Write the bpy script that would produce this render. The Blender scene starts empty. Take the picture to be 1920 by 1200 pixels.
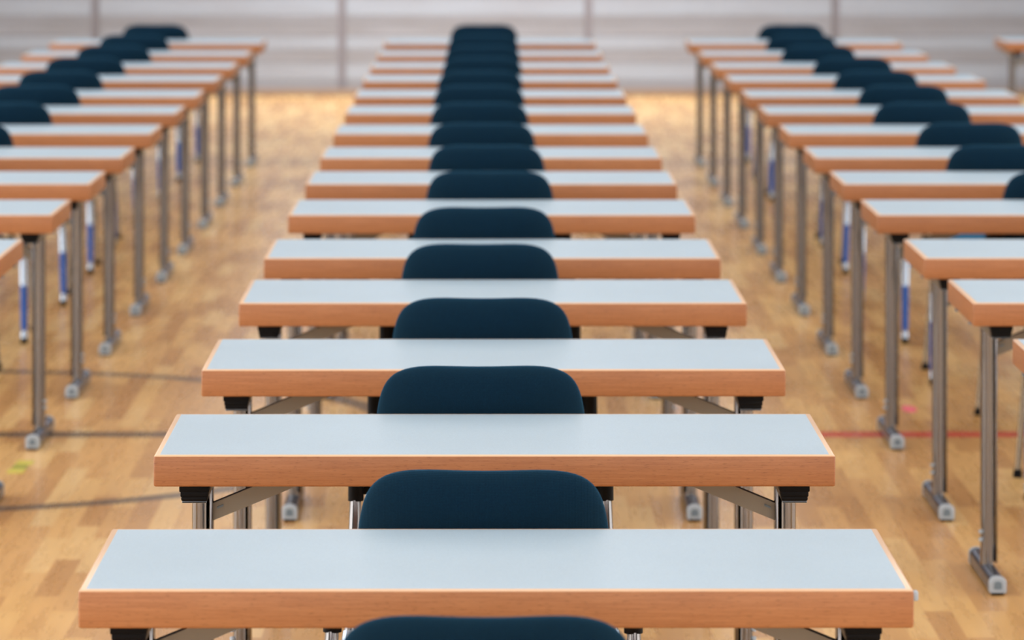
import bpy, bmesh, math, random
from mathutils import Vector, Matrix
random.seed(7)
C = bpy.context.scene
PI = math.pi

# ------------------------------------------------------------------ camera
F = 7500.0                      # focal length in pixels of the 1920 wide frame
HC, HT = 1.824, 1.094           # camera height; camera height above the desk tops
VX, VY = 914.0, -266.0          # vanishing point of the rows
cam_d = bpy.data.cameras.new('camera')
cam = bpy.data.objects.new('camera', cam_d)
C.collection.objects.link(cam)
cam.location = (0, 0, HC)
cam.rotation_euler = (PI / 2, math.radians(0.0), 0)
cam_d.sensor_width = 36.0
cam_d.lens = F / 1920 * 36.0
cam_d.shift_x = (960 - VX) / 1920
cam_d.shift_y = -(600 - VY) / 1920
cam_d.clip_end = 200
cam_d.dof.use_dof = True
cam_d.dof.focus_distance = 7.15
cam_d.dof.aperture_fstop = 5.8
C.camera = cam

# ------------------------------------------------------------------ light
C.view_settings.view_transform = 'Standard'
C.view_settings.look = 'None'
C.view_settings.gamma = 1.0
C.view_settings.exposure = -0.98
w = bpy.data.worlds.new('world'); C.world = w; w.use_nodes = True
w.node_tree.nodes['Background'].inputs[0].default_value = (0.75, 0.85, 1.0, 1)
w.node_tree.nodes['Background'].inputs[1].default_value = 0.3

def area(name, loc, rot, sx, sy, power, col=(1, 1, 1), spread=180):
    d = bpy.data.lights.new(name, 'AREA'); d.shape = 'RECTANGLE'
    d.size = sx; d.size_y = sy; d.energy = power; d.color = col
    d.spread = math.radians(spread)
    o = bpy.data.objects.new(name, d); C.collection.objects.link(o)
    o.location = loc; o.rotation_euler = rot
    return o
CEIL = 7.0
for ix in (-6.5, 0, 6.5):                     # skylight strips along the hall ceiling
    area('skylight_lamp', (ix, 14.0, CEIL - 0.08), (0, 0, 0), 2.4, 30.0, 400, (0.84, 0.93, 1.0))
for ix in (-4.5, 4.5):                        # two unseen fill lights added to brighten the far rows
    area('far_rows_fill', (ix, 23.5, CEIL - 0.08), (0, 0, 0), 2.0, 9.0, 460, (0.88, 0.94, 1.0))
# unseen fill light behind the camera, sized to reach under the desks
area('rear_fill', (0, -5.7, 3.3), (PI / 2, 0, PI), 16.0, 4.6, 1650, (0.95, 0.97, 1.0))
# unseen side fill lights added to lift the floor under the desks
area('left_side_fill', (-10.8, 8.0, 2.9), (0, -PI / 2, 0), 4.6, 20.0, 2250, (0.90, 0.95, 1.0))
area('right_side_fill', (10.8, 8.0, 2.9), (0, PI / 2, 0), 4.6, 20.0, 1650, (0.90, 0.95, 1.0))
# clerestory band in the far wall
area('clerestory_daylight', (0, 30.5, 5.0), (-PI / 2, 0, PI), 14.0, 2.4, 90, (0.86, 0.93, 1.0))
# added light on the middle of the far wall so its sides fall off
area('wall_falloff_fill', (0, 28.0, 6.0), (math.radians(24), 0, 0), 2.6, 0.5, 285, (1, 0.98, 0.97), 90)

# ------------------------------------------------------------------ materials
def mat(name, base=(0.8, 0.8, 0.8), rough=0.5, metal=0.0, spec=0.5, coat=0.0, coat_r=0.1):
    m = bpy.data.materials.new(name); m.use_nodes = True
    b = m.node_tree.nodes['Principled BSDF']
    b.inputs['Base Color'].default_value = (*base, 1)
    b.inputs['Roughness'].default_value = rough
    b.inputs['Metallic'].default_value = metal
    b.inputs['Specular IOR Level'].default_value = spec
    b.inputs['Coat Weight'].default_value = coat
    b.inputs['Coat Roughness'].default_value = coat_r
    return m, m.node_tree, b
def N(nt, typ, **kw):
    n = nt.nodes.new(typ)
    for k, v in kw.items(): setattr(n, k, v)
    return n
def math_n(nt, op, a, b=None, c=None):
    n = N(nt, 'ShaderNodeMath', operation=op)
    for i, v in enumerate((a, b, c)):
        if v is None: continue
        if isinstance(v, (int, float)): n.inputs[i].default_value = v
        else: nt.links.new(v, n.inputs[i])
    return n.outputs[0]
def mapping(nt, scale, coord='Object', rot=(0, 0, 0)):
    tc = N(nt, 'ShaderNodeTexCoord'); mp = N(nt, 'ShaderNodeMapping')
    mp.inputs['Scale'].default_value = scale
    mp.inputs['Rotation'].default_value = rot
    nt.links.new(tc.outputs[coord], mp.inputs['Vector'])
    return mp.outputs[0]
def noise(nt, vec, scale, detail=3, rough=0.5):
    n = N(nt, 'ShaderNodeTexNoise'); n.inputs['Scale'].default_value = scale
    n.inputs['Detail'].default_value = detail; n.inputs['Roughness'].default_value = rough
    nt.links.new(vec, n.inputs['Vector'])
    return n.outputs['Fac']
def ramp(nt, fac, stops):
    r = N(nt, 'ShaderNodeValToRGB'); e = r.color_ramp.elements
    while len(e) > 1: e.remove(e[-1])
    e[0].position, e[0].color = stops[0][0], (*stops[0][1], 1)
    for p, c in stops[1:]:
        x = e.new(p); x.color = (*c, 1)
    nt.links.new(fac, r.inputs[0])
    return r.outputs[0]
def mix(nt, fac, a, b, blend='MIX'):
    n = N(nt, 'ShaderNodeMix', data_type='RGBA', blend_type=blend)
    for idx, v in ((0, fac), (6, a), (7, b)):
        if isinstance(v, (int, float)): n.inputs[idx].default_value = v
        elif isinstance(v, tuple): n.inputs[idx].default_value = (*v, 1)
        else: nt.links.new(v, n.inputs[idx])
    return n.outputs[2]
def bump(nt, b, h, strength, dist=0.001):
    n = N(nt, 'ShaderNodeBump'); n.inputs['Strength'].default_value = strength
    n.inputs['Distance'].default_value = dist
    nt.links.new(h, n.inputs['Height']); nt.links.new(n.outputs[0], b.inputs['Normal'])

# beech edging: fine grain running along the desk, small dark pores, each desk its own tone
M_beech, nt, b = mat('beech', rough=0.42)
v = mapping(nt, (4.0, 4.0, 130.0)); f1 = noise(nt, v, 2.2, 5, 0.65)
base = ramp(nt, f1, [(0.25, (0.34, 0.128, 0.048)), (0.5, (0.41, 0.168, 0.064)), (0.75, (0.49, 0.215, 0.088))])
vp = mapping(nt, (70, 70, 650)); pores = noise(nt, vp, 1.0, 2, 0.5)
pf = ramp(nt, pores, [(0.30, (0.58, 0.54, 0.52)), (0.42, (1, 1, 1))])
base = mix(nt, 0.75, base, pf, 'MULTIPLY')
oi = N(nt, 'ShaderNodeObjectInfo')
tone = ramp(nt, oi.outputs['Random'], [(0.0, (0.86, 0.82, 0.80)), (0.5, (1, 0.97, 0.95)), (1.0, (1.06, 1.06, 1.04))])
base = mix(nt, 1.0, base, tone, 'MULTIPLY')
nt.links.new(base, b.inputs['Base Color']); bump(nt, b, pores, 0.15, 0.0004)

M_lip, nt, b = mat('pale_top_edge', (0.80, 0.53, 0.33), 0.3)  # paler tone for the upward-facing faces of the tabletop edge
M_lam, nt, b = mat('grey_blue_laminate', rough=0.38)
v = mapping(nt, (1, 1, 1)); s1 = noise(nt, v, 420, 2, 0.6); s2 = noise(nt, v, 3.0, 2)
c = ramp(nt, s1, [(0.3, (0.405, 0.555, 0.69)), (0.7, (0.51, 0.665, 0.80))])
c2 = ramp(nt, s2, [(0.3, (0.95, 0.95, 0.95)), (0.7, (1.0, 1.0, 1.0))])
nt.links.new(mix(nt, 1.0, c, c2, 'MULTIPLY'), b.inputs['Base Color'])
nt.links.new(ramp(nt, s1, [(0.3, (0.34,) * 3), (0.7, (0.42,) * 3)]), b.inputs['Roughness'])

M_fab, nt, b = mat('navy_fabric', rough=0.9, spec=0.08)
b.inputs['Sheen Weight'].default_value = 0.6
b.inputs['Sheen Tint'].default_value = (0.12, 0.48, 0.85, 1)
b.inputs['Sheen Roughness'].default_value = 0.45
v = mapping(nt, (1, 1, 1)); wv = N(nt, 'ShaderNodeTexWave', bands_direction='X'); wv.inputs['Scale'].default_value = 130
wv.inputs['Distortion'].default_value = 0.6
wz = N(nt, 'ShaderNodeTexWave', bands_direction='Z'); wz.inputs['Scale'].default_value = 130; wz.inputs['Distortion'].default_value = 0.6
nt.links.new(v, wv.inputs['Vector']); nt.links.new(v, wz.inputs['Vector'])
wsum = math_n(nt, 'ADD', wv.outputs['Fac'], wz.outputs['Fac'])
nn = noise(nt, v, 500, 2)
c = ramp(nt, math_n(nt, 'MULTIPLY', wsum, 0.5), [(0.1, (0.0014, 0.010, 0.022)), (0.9, (0.0028, 0.019, 0.038))])
c = mix(nt, 0.35, c, ramp(nt, nn, [(0.35, (0.3, 0.3, 0.3)), (0.7, (1.6, 1.6, 1.6))]), 'MULTIPLY')
nt.links.new(c, b.inputs['Base Color']); bump(nt, b, wsum, 0.35, 0.0008)

M_chrome, nt, b = mat('chrome', (0.21, 0.197, 0.188), 0.17, 1.0)
M_steel, nt, b = mat('dark_chrome', (0.055, 0.08, 0.13), 0.25, 1.0)
M_floortint, nt, b = mat('floor_tinted_chrome', (0.20, 0.15, 0.10), 0.2, 1.0)  # front chair legs: chrome with the floor's brown reflection put into its colour
M_brace, nt, b = mat('olive_grey_painted_steel', (0.235, 0.215, 0.175), 0.4, 0.3)
M_black, nt, b = mat('black_plastic', (0.0025, 0.0025, 0.003), 0.6, 0.0, 0.15)
M_cap, nt, b = mat('pale_grey_plastic', (0.42, 0.49, 0.56), 0.4)
M_capin, nt, b = mat('grey_plastic_inset', (0.16, 0.22, 0.27), 0.5)
M_blue, nt, b = mat('blue_leg', (0.005, 0.095, 0.46), 0.3, 0.0, 0.3, 0.15)
M_pale, nt, b = mat('pale_leg_metal', (0.46, 0.54, 0.64), 0.25, 0.7)
M_yel, nt, b = mat('yellow_tape', (0.62, 0.56, 0.07), 0.5)
M_olive, nt, b = mat('olive_tape', (0.33, 0.34, 0.03), 0.5)
M_pink, nt, b = mat('pink_sticker', (0.95, 0.16, 0.24), 0.5)

# sports floor: narrow maple boards running away from the camera, painted court lines
M_floor, nt, b = mat('maple_sports_floor', rough=0.27, spec=0.38, coat=0.12, coat_r=0.12)
tc = N(nt, 'ShaderNodeTexCoord'); sp = N(nt, 'ShaderNodeSeparateXYZ'); nt.links.new(tc.outputs['Object'], sp.inputs[0])
cx = N(nt, 'ShaderNodeCombineXYZ'); nt.links.new(sp.outputs['Y'], cx.inputs['X']); nt.links.new(sp.outputs['X'], cx.inputs['Y'])
br = N(nt, 'ShaderNodeTexBrick'); br.offset = 0.37; br.offset_frequency = 2
br.inputs['Scale'].default_value = 1.0; br.inputs['Brick Width'].default_value = 0.52; br.inputs['Row Height'].default_value = 0.066
br.inputs['Mortar Size'].default_value = 0.0008; br.inputs['Mortar Smooth'].default_value = 0.3
br.inputs['Color1'].default_value = (0, 0, 0, 1); br.inputs['Color2'].default_value = (1, 1, 1, 1); br.inputs['Mortar'].default_value = (0.3, 0.3, 0.3, 1)
nt.links.new(cx.outputs[0], br.inputs['Vector'])
fl = ramp(nt, br.outputs['Color'], [(0.0, (0.62, 0.335, 0.11)), (0.45, (0.78, 0.46, 0.165)), (0.8, (0.89, 0.57, 0.215)), (1.0, (0.90, 0.62, 0.27))])
grain = noise(nt, mapping(nt, (14, 1.2, 1)), 2.5, 4, 0.6)
fl = mix(nt, 0.8, fl, ramp(nt, grain, [(0.25, (0.90, 0.87, 0.84)), (0.65, (1.03, 1.03, 1.03))]), 'MULTIPLY')
big = noise(nt, mapping(nt, (1.6, 0.7, 1)), 1.3, 3)
fl = mix(nt, 1.0, fl, ramp(nt, big, [(0.3, (0.88, 0.84, 0.80)), (0.65, (1.04, 1.03, 1.02))]), 'MULTIPLY')
def band(dist_sock, half):           # 1 inside |dist| < half
    return math_n(nt, 'LESS_THAN', math_n(nt, 'ABSOLUTE', dist_sock), half)
mid = band(math_n(nt, 'SUBTRACT', sp.outputs['Y'], 12.66), 0.062)
left = math_n(nt, 'LESS_THAN', sp.outputs['X'], 0.35)
blk = math_n(nt, 'MULTIPLY', mid, left); red = math_n(nt, 'MULTIPLY', mid, math_n(nt, 'SUBTRACT', 1.0, left))
dx = math_n(nt, 'ADD', sp.outputs['X'], 1.80); dy = math_n(nt, 'SUBTRACT', sp.outputs['Y'], 12.68)
rr = math_n(nt, 'SQRT', math_n(nt, 'ADD', math_n(nt, 'MULTIPLY', dx, dx), math_n(nt, 'MULTIPLY', dy, dy)))
circ = band(math_n(nt, 'SUBTRACT', rr, 1.53), 0.044)
fl = mix(nt, math_n(nt, 'MULTIPLY', red, 0.95), fl, (0.74, 0.095, 0.055))
fl = mix(nt, math_n(nt, 'MULTIPLY', math_n(nt, 'MAXIMUM', blk, circ), 0.80), fl, (0.075, 0.058, 0.045))
nt.links.new(fl, b.inputs['Base Color'])
nt.links.new(ramp(nt, grain, [(0.3, (0.24,) * 3), (0.7, (0.33,) * 3)]), b.inputs['Roughness'])

def wall_mat(name, c1, c2):
    m, nt, b = mat(name, rough=0.55)
    f = noise(nt, mapping(nt, (0.7, 1, 5)), 1.6, 4, 0.6)
    nt.links.new(ramp(nt, f, [(0.32, c1), (0.66, c2)]), b.inputs['Base Color'])
    return m
M_wl = wall_mat('whitewashed_board', (0.295, 0.325, 0.39), (0.325, 0.38, 0.47))
M_wd = wall_mat('greyed_board', (0.235, 0.243, 0.275), (0.28, 0.30, 0.355))
M_gap = mat('panel_gap', (0.24, 0.23, 0.26), 0.7)[0]
M_skirt = mat('skirting_brown', (0.27, 0.20, 0.155), 0.6)[0]
M_wall = mat('painted_wall', (0.60, 0.60, 0.62), 0.7)[0]
M_ceil = mat('ceiling_white', (0.75, 0.76, 0.78), 0.8)[0]

# ------------------------------------------------------------------ mesh helpers
def link(name, bm, m, parent=None, smooth=True, loc=None):
    me = bpy.data.meshes.new(name)
    bmesh.ops.recalc_face_normals(bm, faces=bm.faces)
    bm.to_mesh(me); bm.free()
    for mm in (m if isinstance(m, (list, tuple)) else [m]): me.materials.append(mm)
    for p in me.polygons: p.use_smooth = smooth
    if smooth:
        try: me.set_sharp_from_angle(angle=math.radians(38))
        except Exception: pass
    o = bpy.data.objects.new(name, me); C.collection.objects.link(o)
    if parent: o.parent = parent
    if loc: o.location = loc
    return o
def box(bm, x0, x1, y0, y1, z0, z1, bev=0.0, seg=2, mi=0):
    n0 = len(bm.faces)
    r = bmesh.ops.create_cube(bm, size=1.0)
    vs = r['verts']
    bmesh.ops.scale(bm, vec=(x1 - x0, y1 - y0, z1 - z0), verts=vs)
    bmesh.ops.translate(bm, vec=((x0 + x1) / 2, (y0 + y1) / 2, (z0 + z1) / 2), verts=vs)
    fs = set(f for v in vs for f in v.link_faces)
    if bev:
        es = list(set(e for v in vs for e in v.link_edges))
        rb = bmesh.ops.bevel(bm, geom=es, offset=bev, segments=seg, profile=0.5, affect='EDGES')
        fs = set(rb['faces']) | set(f for f in fs if f.is_valid)
    for f in fs:
        if f.is_valid: f.material_index = mi
def sweep(bm, pts, prof, up=Vector((0, 1, 0)), cap=True, scales=None, mi=0):
    """sweep the closed 2D profile (u, v) along pts; v follows `up`."""
    pts = [Vector(p) for p in pts]; rings = []
    for i, p in enumerate(pts):
        if i == 0: t = pts[1] - p
        elif i == len(pts) - 1: t = p - pts[-2]
        else: t = (pts[i + 1] - p).normalized() + (p - pts[i - 1]).normalized()
        t.normalize()
        u = t.cross(up).normalized(); vv = u.cross(t).normalized()
        s = scales[i] if scales else 1.0
        rings.append([bm.verts.new(p + u * a * s + vv * c * s) for a, c in prof])
    n = len(prof)
    for a, c in zip(rings, rings[1:]):
        for k in range(n):
            f = bm.faces.new((a[k], a[(k + 1) % n], c[(k + 1) % n], c[k])); f.material_index = mi
    if cap:
        for r in (rings[0], rings[-1]):
            f = bm.faces.new(r); f.material_index = mi
def circ_prof(rx, ry=None, n=16):
    ry = ry or rx
    return [(rx * math.cos(2 * PI * k / n), ry * math.sin(2 * PI * k / n)) for k in range(n)]
def smooth_path(pts, it=3):
    pts = [Vector(p) for p in pts]
    for _ in range(it):
        q = [pts[0]]
        for a, c in zip(pts, pts[1:]):
            q += [a * 0.75 + c * 0.25, a * 0.25 + c * 0.75]
        q.append(pts[-1]); pts = q
    return pts
def empty(name, loc):
    o = bpy.data.objects.new(name, None); C.collection.objects.link(o)
    o.location = loc; o.empty_display_size = 0.1
    return o
def tag(o, label, cat, group=None):
    o['label'] = label; o['category'] = cat
    if group: o['group'] = group
def struct(name, bm, m, smooth=False):
    o = link(name, bm, m, smooth=smooth); o['kind'] = 'structure'
    return o
def copy_tree(o, parent=None):
    c = o.copy(); C.collection.objects.link(c); c.parent = parent
    for ch in list(o.children): copy_tree(ch, c)
    return c

# ------------------------------------------------------------------ the hall
WY = 30.7
bm = bmesh.new(); box(bm, -11, 11, -6, WY, -0.1, 0.0); struct('floor', bm, M_floor)
bm = bmesh.new(); box(bm, -11, 11, -6, WY, CEIL, CEIL + 0.1); struct('ceiling', bm, M_ceil)
bm = bmesh.new(); box(bm, -11.2, -11, -6, WY, 0, CEIL); struct('wall_left', bm, M_wall)
bm = bmesh.new(); box(bm, 11, 11.2, -6, WY, 0, CEIL); struct('wall_right', bm, M_wall)
bm = bmesh.new(); box(bm, -11, 11, -6.2, -6, 0, CEIL); struct('wall_front', bm, M_wall)
bm = bmesh.new()
box(bm, -11, 11, WY, WY + 0.2, 0, CEIL, mi=2)
joints = [-3.01 + 1.893 * k for k in range(-4, 8)]
zs = [(0.045, 0.122, 1), (0.126, 0.250, 0), (0.254, 0.352, 1), (0.356, 0.456, 0), (0.460, 0.556, 1), (0.560, 0.612, 1), (0.616, 0.75, 0)]
z = 0.754; k = 0
while z < CEIL - 0.2:
    zs.append((z, z + 0.13, (1, 0, 1, 0, 0)[k % 5])); z += 0.134; k += 1
for a, c in zip(joints, joints[1:]):
    for z0, z1, mi in zs:
        box(bm, max(a + 0.03, -11), min(c - 0.03, 11), WY - 0.03, WY, z0, z1, mi=mi)
struct('wall_back', bm, [M_wl, M_wd, M_gap])
bm = bmesh.new(); box(bm, -11, 11, WY - 0.06, WY - 0.031, 0, 0.06, 0.004); struct('baseboard_back', bm, M_skirt)

# ------------------------------------------------------------------ exam desk
W, D, H, T = 1.25, 0.55, 0.73, 0.058       # origin: floor under the middle of the edge nearest the camera; +y away
def make_desk():
    r = empty('exam_desk', (0, 0, 0))
    bm = bmesh.new(); box(bm, -W / 2, W / 2, 0, D, H - T, H - 0.0004, 0.0045, 3)
    bmesh.ops.recalc_face_normals(bm, faces=bm.faces); bm.normal_update()
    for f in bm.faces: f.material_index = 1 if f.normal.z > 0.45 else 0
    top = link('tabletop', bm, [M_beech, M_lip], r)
    bm = bmesh.new(); box(bm, -W / 2 + 0.011, W / 2 - 0.011, 0.011, D - 0.011, H - 0.004, H, 0.0003, 1)
    o = link('laminate_surface', bm, M_lam, top); o['label'] = 'pale grey-blue laminate writing surface'
    for s in (-1, 1):
        X = s * (W / 2 - 0.068)                       # leg axis
        # rail under the top, running front to back, with stepped black end caps
        RX = s * (W / 2 - 0.073)
        bm = bmesh.new(); box(bm, RX - 0.023, RX + 0.023, 0.055, D - 0.055, H - T - 0.033, H - T, 0.002)
        rail = link('mounting_rail', bm, M_brace, r)
        for y0, y1 in ((0.022, 0.060), (D - 0.060, D - 0.022)):
            bm = bmesh.new()
            box(bm, RX - 0.0275, RX + 0.0275, y0, y1, H - T - 0.013, H - T, 0.0015)
            box(bm, RX - 0.0255, RX + 0.0255, y0 + .001, y1 - .001, H - T - 0.023, H - T - 0.011, 0.0025)
            box(bm, RX - 0.0245, RX + 0.0245, y0 + .002, y1 - .002, H - T - 0.031, H - T - 0.021, 0.004)
            box(bm, RX - 0.0225, RX + 0.0225, y0 + .003, y1 - .003, H - T - 0.0335, H - T - 0.0305, 0.0005, 1, mi=1)
            link('end_cap', bm, [M_black, M_cap], rail)
        # leg: flattened oval chrome tube with a foot bar
        bm = bmesh.new()
        pr = [(0.0165 * math.copysign(abs(math.cos(a)) ** 0.6, math.cos(a)), 0.027 * math.copysign(abs(math.sin(a)) ** 0.8, math.sin(a)))
              for a in [2 * PI * k / 24 for k in range(24)]]
        sweep(bm, [(X, D / 2, 0.038), (X, D / 2, H - T - 0.031)], pr)
        leg = link('leg', bm, M_chrome, r)
        bm = bmesh.new()
        XI = X - s * 0.0208
        box(bm, XI - 0.0028, XI + 0.0028, D / 2 - 0.023, D / 2 + 0.023, 0.046, H - T - 0.002, 0.001)
        link('inner_strip', bm, M_chrome, leg)
        bm = bmesh.new()                               # D-shaped foot tube
        dp = [(-0.018, -0.019), (0.018, -0.019), (0.020, -0.015), (0.020, 0.006)]
        dp += [(0.020 * math.cos(a), 0.006 + 0.015 * math.sin(a)) for a in [PI * k / 10 for k in range(1, 10)]]
        dp += [(-0.020, 0.006), (-0.020, -0.015)]
        y0, y1 = D / 2 - 0.205, D / 2 + 0.205
        sweep(bm, [(X, y0, 0.024), (X, y1, 0.024)], dp, up=Vector((0, 0, 1)))
        link('foot_bar', bm, M_steel, leg)
        for ya, yb in ((y0 - 0.014, y0 + 0.004), (y1 - 0.004, y1 + 0.014)):
            bm = bmesh.new()
            dq = [(a * 1.06, c * 1.06) for a, c in dp]
            yy = ya if ya < D / 2 else yb
            e = 0.003 if ya < D / 2 else -0.003
            sweep(bm, [(X, yy, 0.0245), (X, yy + e, 0.0245), (X, (yb if ya < D / 2 else ya), 0.0245)], dq,
                  up=Vector((0, 0, 1)), scales=[0.86, 1, 1])
            sweep(bm, [(X, yy - e * 0.4, 0.0245), (X, yy + e, 0.0245)], dp, up=Vector((0, 0, 1)), scales=[0.5, 0.52], mi=1)
            box(bm, X - 0.015, X + 0.015, min(ya, yb) + .001, max(ya, yb) + .001, 0.0, 0.006, mi=2)
            o = link('foot_cap', bm, [M_cap, M_capin, M_black], leg)
        bm = bmesh.new()
        for zz in (0.125, 0.105):
            sweep(bm, [(X + s * 0.012, D / 2 - 0.016, zz), (X + s * 0.0205, D / 2 - 0.022, zz)], circ_prof(0.005, n=12), up=Vector((0, 0, 1)))
        link('bolt', bm, M_cap, leg)
        # diagonal brace: folded channel from the leg up to the underside
        bm = bmesh.new()
        z0, z1 = H - T - 0.109, H - T - 0.0005; SL = 0.41; hgt = 0.033
        xa = X - s * 0.017
        def fx(dx): return xa - s * dx
        low = lambda dx: z0 + SL * dx
        d1, d2 = (z1 - z0) / SL, (z1 - z0 - hgt) / SL
        web = [(fx(0), z0), (fx(d1), z1), (fx(d2), z1), (fx(0), z0 + hgt)]
        flt = [(fx(0), z0 + hgt - 0.0035), (fx(d2), z1 - 0.0035), (fx(d2), z1), (fx(0), z0 + hgt)]
        def plate(pts, ya, yb, mi=0):
            v0 = [bm.verts.new((a, ya, c)) for a, c in pts]; v1 = [bm.verts.new((a, yb, c)) for a, c in pts]
            for f in [bm.faces.new(v0), bm.faces.new(v1)] + [bm.faces.new((v0[q], v0[(q + 1) % 4], v1[(q + 1) % 4], v1[q])) for q in range(4)]:
                f.material_index = mi
        plate(web, D / 2 - 0.004, D / 2 - 0.001)
        plate(flt, D / 2 - 0.001, D / 2 + 0.022, 1)
        flb = [(fx(0), z0), (fx(d1), z1), (fx(d1), z1 - 0.0001), (fx(0), z0 + 0.0025)]
        plate(flb, D / 2 - 0.001, D / 2 + 0.010)
        brace = link('brace', bm, [M_brace, M_black], r, smooth=False)
        bm = bmesh.new()
        xs, zs_ = fx(0.020), z0 + 0.030
        v = [(xs - s * 0.006, zs_ + 0.004), (xs + s * 0.006, zs_ - 0.001), (xs + s * 0.006, zs_ - 0.005), (xs - s * 0.006, zs_)]
        plate(v, D / 2 - 0.0065, D / 2 - 0.0035)
        link('rivet', bm, M_capin, brace)
        # small dark stacking buffers on the underside of each end
        for yq in (0.13, D - 0.13):
            bm = bmesh.new()
            sweep(bm, [(s * (W / 2 - 0.012), yq, H - T + 0.001), (s * (W / 2 - 0.012), yq, H - T - 0.010)], circ_prof(0.009, n=14), scales=[1, 0.8])
            link('stacking_buffer', bm, M_capin, r)
    return r

# ------------------------------------------------------------------ chair (origin: floor under the middle of the backrest; +y away, sitter faces +y)
def make_backrest():
    prof = [(0.812, 0.0), (0.8125, 0.05), (0.813, 0.09), (0.811, 0.125), (0.805, 0.153), (0.795, 0.174), (0.780, 0.189), (0.760, 0.199),
            (0.735, 0.205), (0.70, 0.210), (0.66, 0.214), (0.62, 0.215), (0.585, 0.211), (0.56, 0.200), (0.545, 0.183), (0.537, 0.155), (0.533, 0.11), (0.532, 0.05)]
    half = [(x, z) for z, x in prof]
    outline = half + [(-x, z) for x, z in reversed(half) if x > 0] + [ (0.0, 0.532)]
    # order: up the right side then down the left side back to the bottom centre
    right = half; left = [(-x, z) for x, z in half[1:]]
    loop = right + [(0.0, 0.532)] + list(reversed(left))
    zc = 0.672
    bm = bmesh.new()
    def place(x, z, t):
        y = 1.15 * x * x - (z - 0.60) * 0.13 + 4.5 * max(0, z - 0.752) ** 2 + t; z += 0.0055 * max(0, (z - 0.6) / 0.2)          # wraps forward at the sides, leans back at the top
        return (x, y, z)
    levels = [0.0, 0.3, 0.55, 0.75, 0.88, 0.95, 0.985, 1.0]
    def shell(sign):
        rings = []
        for f in levels[1:]:
            t = sign * 0.025 * (max(0.0, 1 - f ** 3.4)) ** 0.55
            rings.append([(x * f, zc + (z - zc) * f, t) for x, z in loop])
        return rings
    fr, bk = shell(1), shell(-1)
    rim = [bm.verts.new(place(*p)) for p in fr[-1]]
    n = len(loop)
    for sgn, sh in ((1, fr), (-1, bk)):
        prev = None
        c = bm.verts.new(place(0, zc, sgn * 0.025))
        for ri, rg in enumerate(sh):
            cur = rim if ri == len(sh) - 1 else [bm.verts.new(place(*p)) for p in rg]
            for q in range(n):
                if prev is None: bm.faces.new((c, cur[q], cur[(q + 1) % n]))
                else: bm.faces.new((prev[q], cur[q], cur[(q + 1) % n], prev[(q + 1) % n]))
            prev = cur
    bmesh.ops.recalc_face_normals(bm, faces=bm.faces)
    return bm
def subsurf_mesh(o, lv=1):
    md = o.modifiers.new('smooth', 'SUBSURF'); md.levels = lv; md.render_levels = lv
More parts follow.
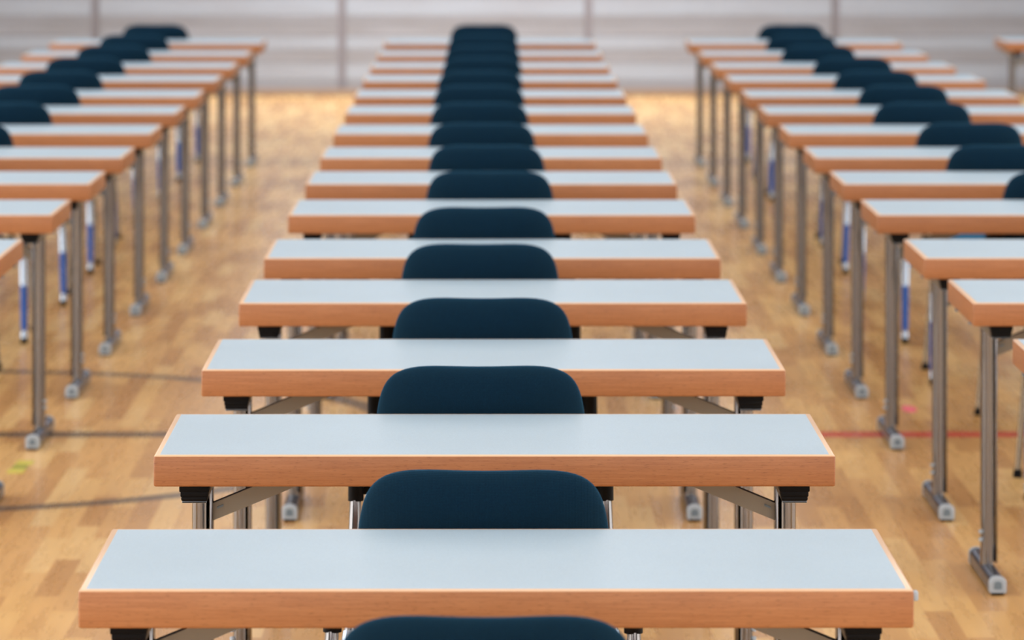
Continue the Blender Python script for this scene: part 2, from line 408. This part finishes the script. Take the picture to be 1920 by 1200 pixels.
def make_chair():
    r = empty('stacking_chair', (0, 0, 0))
    o = link('backrest', make_backrest(), M_fab, r)
    for p in o.data.polygons: p.use_smooth = True
    subsurf_mesh(o)
    # seat cushion
    bm = bmesh.new()
    loop = []
    for k in range(40):
        a = 2 * PI * k / 40; ca, sa = math.cos(a), math.sin(a)
        loop.append((0.215 * math.copysign(abs(ca) ** 0.5, ca) * (1 + 0.06 * sa), 0.205 * math.copysign(abs(sa) ** 0.5, sa)))
    rows = [(0.90, 0.425), (0.97, 0.428), (1.0, 0.438), (0.99, 0.452), (0.95, 0.463), (0.85, 0.470), (0.6, 0.468), (0.3, 0.465)]
    rings = [[bm.verts.new((x * s, 0.24 + y * s, z + 0.06 * max(0, y * s) * 0.3 - (0.5 * max(0, y * s - 0.15)) ** 2)) for x, y in loop] for s, z in rows]
    for a, c in zip(rings, rings[1:]):
        for q in range(40): bm.faces.new((a[q], a[(q + 1) % 40], c[(q + 1) % 40], c[q]))
    bm.faces.new(rings[0]); bm.faces.new(rings[-1])
    o = link('seat', bm, M_fab, r)
    R = 0.0115
    for s in (-1, 1):
        # rear leg: chrome upright, then a pale band and a blue lower tube
        bm = bmesh.new()
        foot = Vector((s * 0.270, -0.165, 0.012)); up_ = Vector((s * 0.252, -0.045, 0.44))
        def on(t): return foot.lerp(up_, t)
        pts = smooth_path([on(0.68), on(0.9), up_, Vector((s * 0.248, -0.010, 0.56)), Vector((s * 0.246, -0.012, 0.64))], 2)
        sweep(bm, pts, circ_prof(R))
        rl = link('leg', bm, M_chrome, r)
        bm = bmesh.new(); sweep(bm, [on(0.44), on(0.47), on(0.66), on(0.69)], circ_prof(R * 1.3), scales=[0.9, 1, 1, 0.9])
        o = link('leg_band', bm, M_pale, rl); o['label'] = 'pale metallic band'
        bm = bmesh.new(); sweep(bm, [on(0.08), on(0.12), on(0.49)], circ_prof(R * 1.2), scales=[0.8, 0.95, 1.05])
        o = link('lower_tube', bm, M_blue, rl); o['label'] = 'blue lower leg'
        bm = bmesh.new()
        sweep(bm, [(foot.x, foot.y - .002, 0.0), (foot.x, foot.y, 0.020)], circ_prof(0.0135), mi=0)
        sweep(bm, [(foot.x, foot.y, 0.018), (foot.x * .999, foot.y + .008, 0.042)], circ_prof(0.0130), mi=1)
        link('glide', bm, [M_black, M_pale], rl)
        # front leg
        bm = bmesh.new()
        ff = Vector((s * 0.257, 0.235, 0.010)); ft = Vector((s * 0.222, 0.275, 0.395))
        sweep(bm, smooth_path([ff, ff.lerp(ft, 0.95), Vector((s * 0.222, 0.25, 0.418)), Vector((s * 0.228, 0.05, 0.418)), Vector((s * 0.246, -0.045, 0.425))], 2), circ_prof(0.0095))
        fl_ = link('leg', bm, M_floortint, r)
        bm = bmesh.new(); sweep(bm, [(ff.x, ff.y, 0.0), (ff.x, ff.y, 0.024)], circ_prof(0.0135), scales=[1.1, 0.9])
        link('glide', bm, M_black, fl_)
        # black plastic bracket clamping the backrest to the upright
        bm = bmesh.new()
        box(bm, min(s * 0.205, s * 0.262), max(s * 0.205, s * 0.262), -0.014 + 0.02, 0.022 + 0.02, 0.560, 0.655, 0.006)
        sweep(bm, [(s * 0.2475, -0.011, 0.552), (s * 0.2465, -0.012, 0.66)], circ_prof(0.0155))
        o = link('back_bracket', bm, M_black, r); o['label'] = 'black plastic side bracket'
    bm = bmesh.new()
    for yy in (0.06, 0.25):
        sweep(bm, [(-0.226, yy, 0.415), (0.226, yy, 0.415)], circ_prof(0.008), up=Vector((0, 0, 1)))
    link('seat_frame', bm, M_chrome, r)
    return r

# ------------------------------------------------------------------ laying out the rows
YF = [1106, 853.5, 693, 568, 484, 403, 345, 296, 251, 213, 181.5, 152, 127, 104, 82]
DF = [F * HT / (y - VY) for y in YF]             # distance of the near edge of each desk row
ORD = ['first', 'second', 'third', 'fourth', 'fifth', 'sixth', 'seventh', 'eighth', 'ninth', 'tenth', 'eleventh', 'twelfth', 'thirteenth', 'fourteenth', 'fifteenth', 'sixteenth']
desk0 = make_desk(); used = [False]
def put(proto, flag, x, y, rz, label, cat, group):
    o = copy_tree(proto) if flag[0] else proto
    flag[0] = True
    o.location = (x, y, 0); o.rotation_euler = (0, 0, rz)
    tag(o, label, cat, group)
    return o
desks = {}
cols = {'middle': (0.013, range(0, 15)), 'left': (-1.959, range(4, 15)), 'right': (1.820, range(2, 15))}
def where(col, k, rows, kind):
    n = len(rows); i = rows.index(k)
    if kind == 'desk':
        if i == 0 and col == 'middle': return 'pale-topped beech-edged desk nearest the viewer, first in the middle column'
        if i == 0 and col == 'left': return 'desk cut off by the left picture edge, only its rear corner and foot showing'
        if i == 0 and col == 'right': return 'desk cut off by the right picture edge, only its rear corner showing'
        if i == n - 1: return f'pale-topped beech-edged desk closest to the far wall in the {col} column'
        if i > n // 2: return f'pale-topped beech-edged desk, {ORD[n - 1 - i]} from the far wall in the {col} column'
        return f'pale-topped beech-edged desk, {ORD[i]} from the front in the {col} column'
for col, (x, rng) in cols.items():
    rows = list(rng)
    for k in rows:
        dx = 0.0
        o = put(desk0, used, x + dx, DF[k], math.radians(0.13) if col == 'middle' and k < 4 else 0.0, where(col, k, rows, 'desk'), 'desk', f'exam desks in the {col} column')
        desks[col, k] = o
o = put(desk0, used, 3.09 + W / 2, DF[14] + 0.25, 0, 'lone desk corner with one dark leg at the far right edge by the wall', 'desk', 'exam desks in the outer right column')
# small linking hook on the right end of the nearest desk only
bm = bmesh.new(); box(bm, W / 2 - 0.001, W / 2 + 0.007, 0.004, 0.022, H - 0.018, H - 0.004, 0.002)
link('linking_hook', bm, M_cap, desks['middle', 0])

chair0 = make_chair(); cused = [False]
pitch = 1.268
def chair_y(k): return (DF[k - 1] if k > 0 else DF[0] - pitch) + 0.605
CX = {'middle': {0: 909, 1: 905.5, 2: 901.5, 3: 904.5, 4: 900, 5: 908, 6: 918, 7: 912.5, 8: 903.5, 9: 899, 10: 898, 11: 900, 12: 904, 13: 905, 14: 906, 15: 907.5}}
XL = {7: -2.0, 8: -2.01, 9: -2.0, 10: -2.01, 11: -2.025, 12: -2.037, 13: -2.01, 14: -2.015, 15: -2.01}
XR = {5: 1.815, 6: 1.867, 7: 1.817, 8: 1.836, 9: 1.793, 10: 1.846, 11: 1.843, 12: 1.85, 13: 1.78, 14: 1.79, 15: 1.838}
RZ = {1: -1.2, 2: 0.5, 3: -0.6, 5: 0.8, 6: -0.8, 8: 1.0, 11: -0.9}
def chair_label(col, k, lo):
    if k == 15: return f'navy upholstered chair behind the last desk of the {col} column, farthest of its line'
    if k == 14: return f'navy upholstered chair in front of the last desk of the {col} column'
    if col == 'middle' and k == 0: return 'navy chair back cut by the bottom edge, nearest in the middle column'
    i = k - lo
    if k >= 9: return f'navy upholstered chair, {ORD[15 - k]} from the far end of the {col} line of chairs'
    if i == 0: return f'navy upholstered chair nearest the viewer in the {col} line, mostly outside the frame'
    return f'navy upholstered chair, {ORD[i]} from the front in the {col} line of chairs'
for k in range(0, 16):
    y = chair_y(k); s = F / y
    put(chair0, cused, (CX['middle'][k] - VX) / s, y, math.radians(RZ.get(k, 0.0)), chair_label('middle', k, 0), 'chair', 'navy chairs in the middle column')
for k, x in XL.items():
    put(chair0, cused, x, chair_y(k), math.radians((k * 37 % 5 - 2) * 0.5), chair_label('left', k, 7), 'chair', 'navy chairs in the left column')
for k, x in XR.items():
    put(chair0, cused, x, chair_y(k), math.radians((k * 53 % 5 - 2) * 0.5), chair_label('right', k, 5), 'chair', 'navy chairs in the right column')

# ------------------------------------------------------------------ marks stuck to the floor
def floor_at(px, py):
    s = (py - VY) / HC
    return (px - VX) / s, F / s
x, y = floor_at(38, 875)
bm = bmesh.new()
box(bm, x - 0.027, x + 0.023, y - 0.125, y - 0.05, 0, 0.0015); box(bm, x - 0.020, x + 0.030, y + 0.04, y + 0.115, 0, 0.0015)
box(bm, x - 0.022, x + 0.022, y - 0.045, y + 0.035, 0, 0.0012, mi=1)
o = link('floor_tape', bm, [M_yel, M_olive], smooth=False)
tag(o, 'small yellow tape marker stuck to the wooden floor at the left', 'tape')
x, y = floor_at(1705, 767)
bm = bmesh.new()
sweep(bm, [(x, y, 0.0), (x, y, 0.001)], [(0.024 * math.cos(a), 0.075 * math.sin(a)) for a in [2 * PI * q / 24 for q in range(24)]])
o = link('floor_sticker', bm, M_pink, smooth=False)
tag(o, 'small pink round sticker on the floor just beyond the red line', 'sticker')
